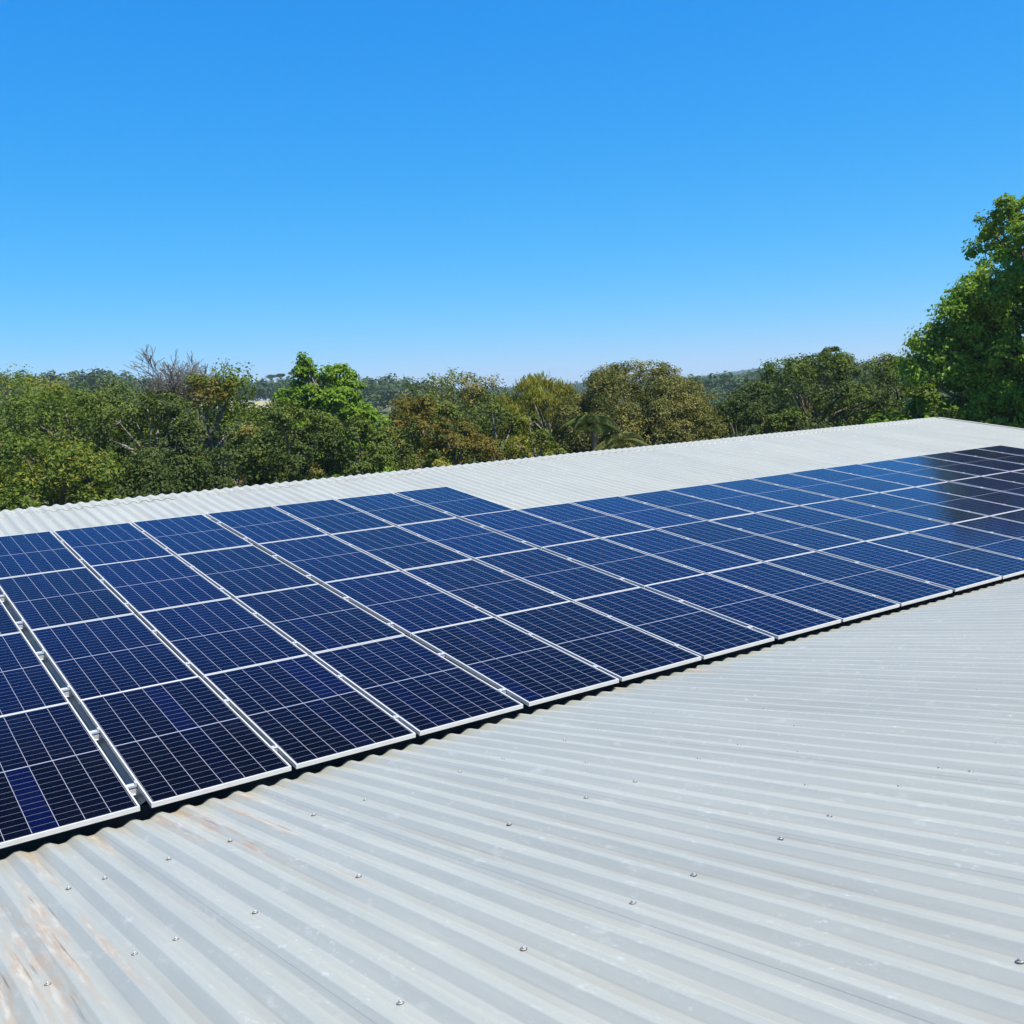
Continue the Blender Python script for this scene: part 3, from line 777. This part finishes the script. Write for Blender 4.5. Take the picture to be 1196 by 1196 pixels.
tree("broadleaf_tree", "dark flat topped tree rising just above the broad spreading one", "tree", 50.1, 33.6, 9.60, 1.7, [L_DARK], 37, 5.8, 14, leaves=7000, leaf=0.17, group=G, flat=0.5)
tree("broadleaf_tree", "low lumpy light green tree at the ridge under the broad one", "tree", 36.6, 24.9, 6.4, 2.0, [L_MID, L_DARK], 38, 1.0, 18, 0.6, 14, 0.3, 11000, 0.16, group=G, split=0.2)
tree("broadleaf_tree", "brownish green tree between the broad one and the tall right one", "tree", 45.7, 26.1, 8.70, 2.6, [L_OLIVE, L_MID], 39, 1.0, 24, leaves=15000, leaf=0.15, group=G, split=0.3)
tree("broadleaf_tree", "bright yellow-green low tree at the roof's far right corner", "tree", 33.8, 16.6, 7.3, 2.0, [L_BRIGHT, L_MID], 40, 2.0, 20, 0.62, 14, 0.3, 9500, 0.17, 0.65, group=G, split=0.3)
# --- the tall trees at the right
tree("broadleaf_tree", "very large glossy green tree filling the photo's right edge", "tree", 39.3, 15.4, 12.0, 4.1, [L_GREEN, L_BRIGHT], 41, 0.8, 60, 1.1, 22, 0.40, 72000, 0.155, 0.62, group=G, split=1.1, twigs=120, bark=M_PALEBARK,
     extra=[(-3.4, 1.2, 7.9, 1.7, 1.4, 4500), (-3.0, 0.7, 9.2, 1.5, 1.3, 4000), (-2.4, 0.1, 10.3, 1.5, 1.2, 4000), (-1.0, -0.2, 10.9, 1.7, 1.2, 4500)])
tree("broadleaf_tree", "tallest tree, an open lit green crown above the right treetops", "tree", 40.9, 16.0, 15.0, 2.1, [L_GREEN, L_BRIGHT], 42, 10.6, 20, 0.58, 12, 0.30, 9000, 0.165, 0.65, group=G, split=0.2, twigs=90)
tree("broadleaf_tree", "dark green tree low at the far right behind the roof's end", "tree", 40.2, 12.2, 8.0, 3.4, [L_GREEN, L_DARK], 43, 0.6, 30, leaves=19000, leaf=0.17, group=G, split=-0.2)
for i, (x, y, tp, R) in enumerate(((41.0, 7.9, 25.0, 5.0), (41.5, 2.5, 19.0, 5.2), (40.0, -6.5, 15.0, 4.8), (52, 12, 28.0, 6.0))):
    tree("broadleaf_tree", "tall green tree beyond the roof's right end, outside the photo, mirrored in the panels", "tree", x, y, tp, R, [L_BRIGHT, L_GREEN], 50+i, 0.6, 34, leaves=34000, leaf=0.32, group="trees beyond the right roof end", split=0.8)

# --- the bare tree
def bare_tree(x, y, top):
    rs = np.random.default_rng(5)
    z0 = gz(x, y); root = link("bare_tree", None, None, (x, y, z0))
    tag(root, "leafless tree with a fan of fine grey twigs above the left thicket", "tree")
    paths = []
    def grow(p, d, l, r, depth):
        n = 4; pts = [p]
        for i in range(n):
            d = unit(d + rs.normal(0, 0.13, 3) + np.array([0, 0, 0.05])); pts.append(pts[-1] + d*l/n)
        paths.append((np.array(pts), np.maximum(np.linspace(r, r*0.62, n+1), 0.011)))
        if depth == 0: return
        for _ in range(4):
            k = rs.integers(2, n+1)
            nd = unit(d + rs.normal(0, 0.55, 3)*np.array([1, 1, 0.6]))
            grow(pts[k], nd, l*rs.uniform(0.55, 0.8), r*0.5, depth-1)
    H = top - z0
    for a in (-0.5, -0.25, 0.0, 0.25, 0.5):
        grow(np.array([a*0.3, 0, H*0.60]), unit(np.array([a*0.65, rs.normal(0, .25), 1.0])), H*0.15, 0.055, 4)
    paths.append((np.array([[0, 0, -0.2], [0.05, 0, H*0.2], [-0.05, 0.05, H*0.62]]), np.array([0.16, 0.13, 0.09])))
    v, f = tube_arrays(paths, 4)
    link("trunk", mesh_np("trunk", v, f, mat_simple("bare_grey_bark", (0.125, 0.12, 0.105), 0.9), True), root)
bare_tree(13.0, 39.6, 10.9)

# --- the palms
def palm(x, y, top, R, n_fr, label, leafm, seed):
    rs = np.random.default_rng(seed); z0 = gz(x, y); H = top - z0 - R*0.35
    root = link("palm_tree", None, None, (x, y, z0)); tag(root, label, "palm tree", "palms at the ridge")
    v, f = tube_arrays([(np.array([[0, 0, -0.2], [0.03, 0, H*0.3], [0.05, 0.03, H*0.65], [0, 0, H]]), np.array([0.17, 0.13, 0.12, 0.11]))], 9)
    link("trunk", mesh_np("trunk", v, f, M_BARK, True), root)
    for i in range(n_fr):
        a = 2*math.pi*i/n_fr + rs.normal(0, .15); up = rs.uniform(0.15, 1.15)
        s = np.linspace(0, 1, 16); l = R*rs.uniform(1.0, 1.35)
        rr = l*(s*math.cos(up)*0.95 + 0.1*s*s); zz = l*(s*math.sin(up) - s*s*(0.55 + 0.25*math.sin(up)))
        pts = np.stack([rr*math.cos(a), rr*math.sin(a), H + zz], 1)
        tg = unit(np.gradient(pts, axis=0)); side = np.array([-math.sin(a), math.cos(a), 0])
        V, F = tube_arrays([(pts, np.linspace(0.018, 0.004, 16))], 4)
        ss = np.repeat(np.linspace(0.12, 0.99, 34), 2); sg = np.tile([1, -1], 34)
        P_ = np.stack([np.interp(ss, s, pts[:, k]) for k in range(3)], 1); T_ = np.stack([np.interp(ss, s, tg[:, k]) for k in range(3)], 1)
        ll = 0.42*R*np.sin(np.pi*(0.12 + 0.85*ss))**0.8
        dirv = unit(side[None, :]*sg[:, None]*0.9 + T_*0.55 + np.array([0, 0, -0.35]) + rs.normal(0, .08, (68, 3)))
        wv = T_*0.010
        q = np.stack([P_ - wv, P_ + wv, P_ + dirv*ll[:, None]*0.6 + wv*1.2 + np.array([0, 0, 0.02]), P_ + dirv*ll[:, None] + np.array([0, 0, -0.10])*ll[:, None]], 1).reshape(-1, 3)
        Fq = np.arange(68*4).reshape(-1, 4) + len(V)
        link("frond", mesh_np("frond", np.concatenate([V, q]), np.concatenate([F, Fq]), leafm), root)
L_PALM = mat_leaf("palm_fronds", [(0.034, 0.059, 0.017), (0.068, 0.101, 0.026), (0.125, 0.149, 0.048)], 0.25)
L_PALM2 = mat_leaf("pale_palm_fronds", [(0.080, 0.090, 0.026), (0.136, 0.149, 0.043), (0.215, 0.212, 0.079)], 0.25)
palm(26.0, 26.6, 6.8, 1.2, 17, "green palm with arching feathery fronds left of the dome tree", L_PALM, 61)
palm(26.3, 25.2, 6.0, 1.15, 14, "low pale palm whose fronds fan out just above the ridge", L_PALM2, 62)

# --- undergrowth filling the gaps under and behind the near trees: nobody could count it
def forest_stuff(name, X, Y, size, leaves_per, leaf, mat, seed, hmin=0.7, hmax=1.15):
    rs = np.random.default_rng(seed); Cs = []; Ns = []; Ls = []
    for x, y in zip(X, Y):
        z0 = gz(x, y); s = size*rs.uniform(hmin, hmax)
        nl = 7
        d = unit(rs.normal(size=(nl, 3)) + np.array([0, 0, 0.35]))
        lc = d*np.array([0.42, 0.42, 0.36])*s*rs.uniform(0.6, 1.0, (nl, 1)) + np.array([0, 0, 0.55*s])
        idx = rs.integers(0, nl, leaves_per)
        o = unit(rs.normal(size=(leaves_per, 3)))*rs.uniform(0.5, 1.0, (leaves_per, 1))
        Cs.append(lc[idx] + o*0.24*s + np.array([x, y, z0]))
        Ns.append(unit(o + 0.6*d[idx] + np.array([0, 0, 0.5]) + 0.5*rs.normal(size=(leaves_per, 3))))
        Ls.append(leaf*s*rs.uniform(0.7, 1.4, leaves_per))
    C = np.concatenate(Cs); Nn = np.concatenate(Ns); L = np.concatenate(Ls)
    v, f = leaf_arrays(C, Nn, L, L*0.75, rs)
    o = link(name, mesh_np(name, v, f, mat)); tag(o, kind="stuff")
    return o
def polar(rs, n, a0, a1, r0, r1):
    az = np.radians(rs.uniform(a0, a1, n)); r = np.sqrt(rs.uniform(r0*r0, r1*r1, n))
    return CX + r*np.cos(az), CY + r*np.sin(az)
rs = np.random.default_rng(3)
# thicket belt right behind the near trees
az = np.radians(rs.uniform(24, 92, 240)); r = rs.uniform(44, 75, 240)
X = CX + r*np.cos(az); Y = CY + r*np.sin(az)
keep = ~((X > -20) & (X < 31) & (Y < 26))
X, Y = X[keep], Y[keep]
o = forest_stuff("undergrowth", X, Y, 4.6, 420, 0.055, L_DARK, 71)
tag(o, "dark tangled undergrowth filling the gaps below the near trees", "undergrowth")
# valley wood, mid distance
X, Y = polar(rs, 520, 22, 95, 78, 300)
o = forest_stuff("valley_wood", X, Y, 8.0, 150, 0.11, L_FAR, 72, 0.6, 1.0)
tag(o, "green wood in the dip between the near trees and the hills", "wood")
X, Y = polar(rs, 1900, 33, 57, 300, 1300)
o = forest_stuff("plain_wood", X, Y, 9.5, 70, 0.17, L_FAR, 75, 0.6, 1.1)
tag(o, "continuous wood across the plain below the far hill", "wood")
# wood on the near left hill, leaving the pasture open
X, Y = polar(rs, 1500, 56, 92, 300, 640)
keep = ~((((X-136)/30)**2 + ((Y-350)/70)**2 < 1) | ((np.hypot(X-CX, Y-CY) < 400) & (np.abs(np.degrees(np.arctan2(Y-CY, X-CX)) - 68.8) < 2.0)))
o = forest_stuff("hill_wood", X[keep], Y[keep], 9.5, 130, 0.13, L_FAR, 73, 0.55, 1.15)
tag(o, "dark wood covering the hill behind the left treetops", "wood")
# wood on the far blue hill
X, Y = polar(rs, 8000, 34, 58, 1200, 2750)
o = forest_stuff("distant_wood", X, Y, 12.0, 30, 0.30, L_FAR, 74, 0.6, 1.1)
tag(o, "hazy blue wood on the far hill right of the dome tree", "wood")

# --- flat topped pines standing out on the left hill's skyline
def umbrella_pine(az, r, H, w, label, seed):
    rs = np.random.default_rng(seed); a = math.radians(az); x, y = CX + r*math.cos(a), CY + r*math.sin(a); z0 = gz(x, y)
    root = link("umbrella_pine", None, None, (x, y, z0)); tag(root, label, "tree", "flat topped pines on the hill")
    paths = [(np.array([[0, 0, -0.5], [0.1, 0, H*0.5], [0, 0, H*0.95]]), np.array([0.4, 0.3, 0.2]))]
    Cs = []
    for k in range(9):
        t = 2*math.pi*k/9 + rs.normal(0, .2); e = np.array([math.cos(t)*w, math.sin(t)*w, H*rs.uniform(0.93, 1.0)])
        paths.append((np.array([[0, 0, H*0.8], e*np.array([.5, .5, 1]) - np.array([0, 0, 0.9]), e]), np.array([0.14, 0.1, 0.05])))
        Cs.append(e + rs.normal(0, 1, (60, 3))*np.array([0.4, 0.4, 0.18]))
    Cs.append(np.array([0, 0, H]) + rs.normal(0, 1, (90, 3))*np.array([0.6, 0.6, 0.2]))
    v, f = tube_arrays(paths, 5); link("trunk", mesh_np("trunk", v, f, M_BARK, True), root)
    C = np.concatenate(Cs); n = len(C)
    v, f = leaf_arrays(C, unit(rs.normal(size=(n, 3)) + np.array([0, 0, 0.8])), rs.uniform(0.4, 0.8, n), rs.uniform(0.3, 0.5, n), rs)
    link("crown", mesh_np("crown", v, f, L_DARK), root)
umbrella_pine(68.05, 520, 12.3, 1.7, "left one of the flat topped pines on the skyline hill", 81)
umbrella_pine(67.55, 522, 12.6, 1.6, "right one of the two neighbouring flat topped pines on the skyline", 82)
umbrella_pine(66.85, 520, 13.6, 2.0, "flat topped pine half hidden by the bright green tree's tip", 83)

# ---------------------------------------------------------------- haze
HB = 3800.0
mb = MB(); mb.box(-HB, HB, -HB, HB, -30.0, 60.0)
N = NT("thin_air"); pv = N.node('ShaderNodeVolumePrincipled')
pv.inputs['Color'].default_value = (0.70, 0.90, 0.98, 1); pv.inputs['Density'].default_value = 0.00021; pv.inputs['Anisotropy'].default_value = 0.2
N.lk(pv.outputs[0], N.out.inputs['Volume'])
hz = link("haze", mb.mesh("haze", N.m)); tag(hz, kind="stuff")
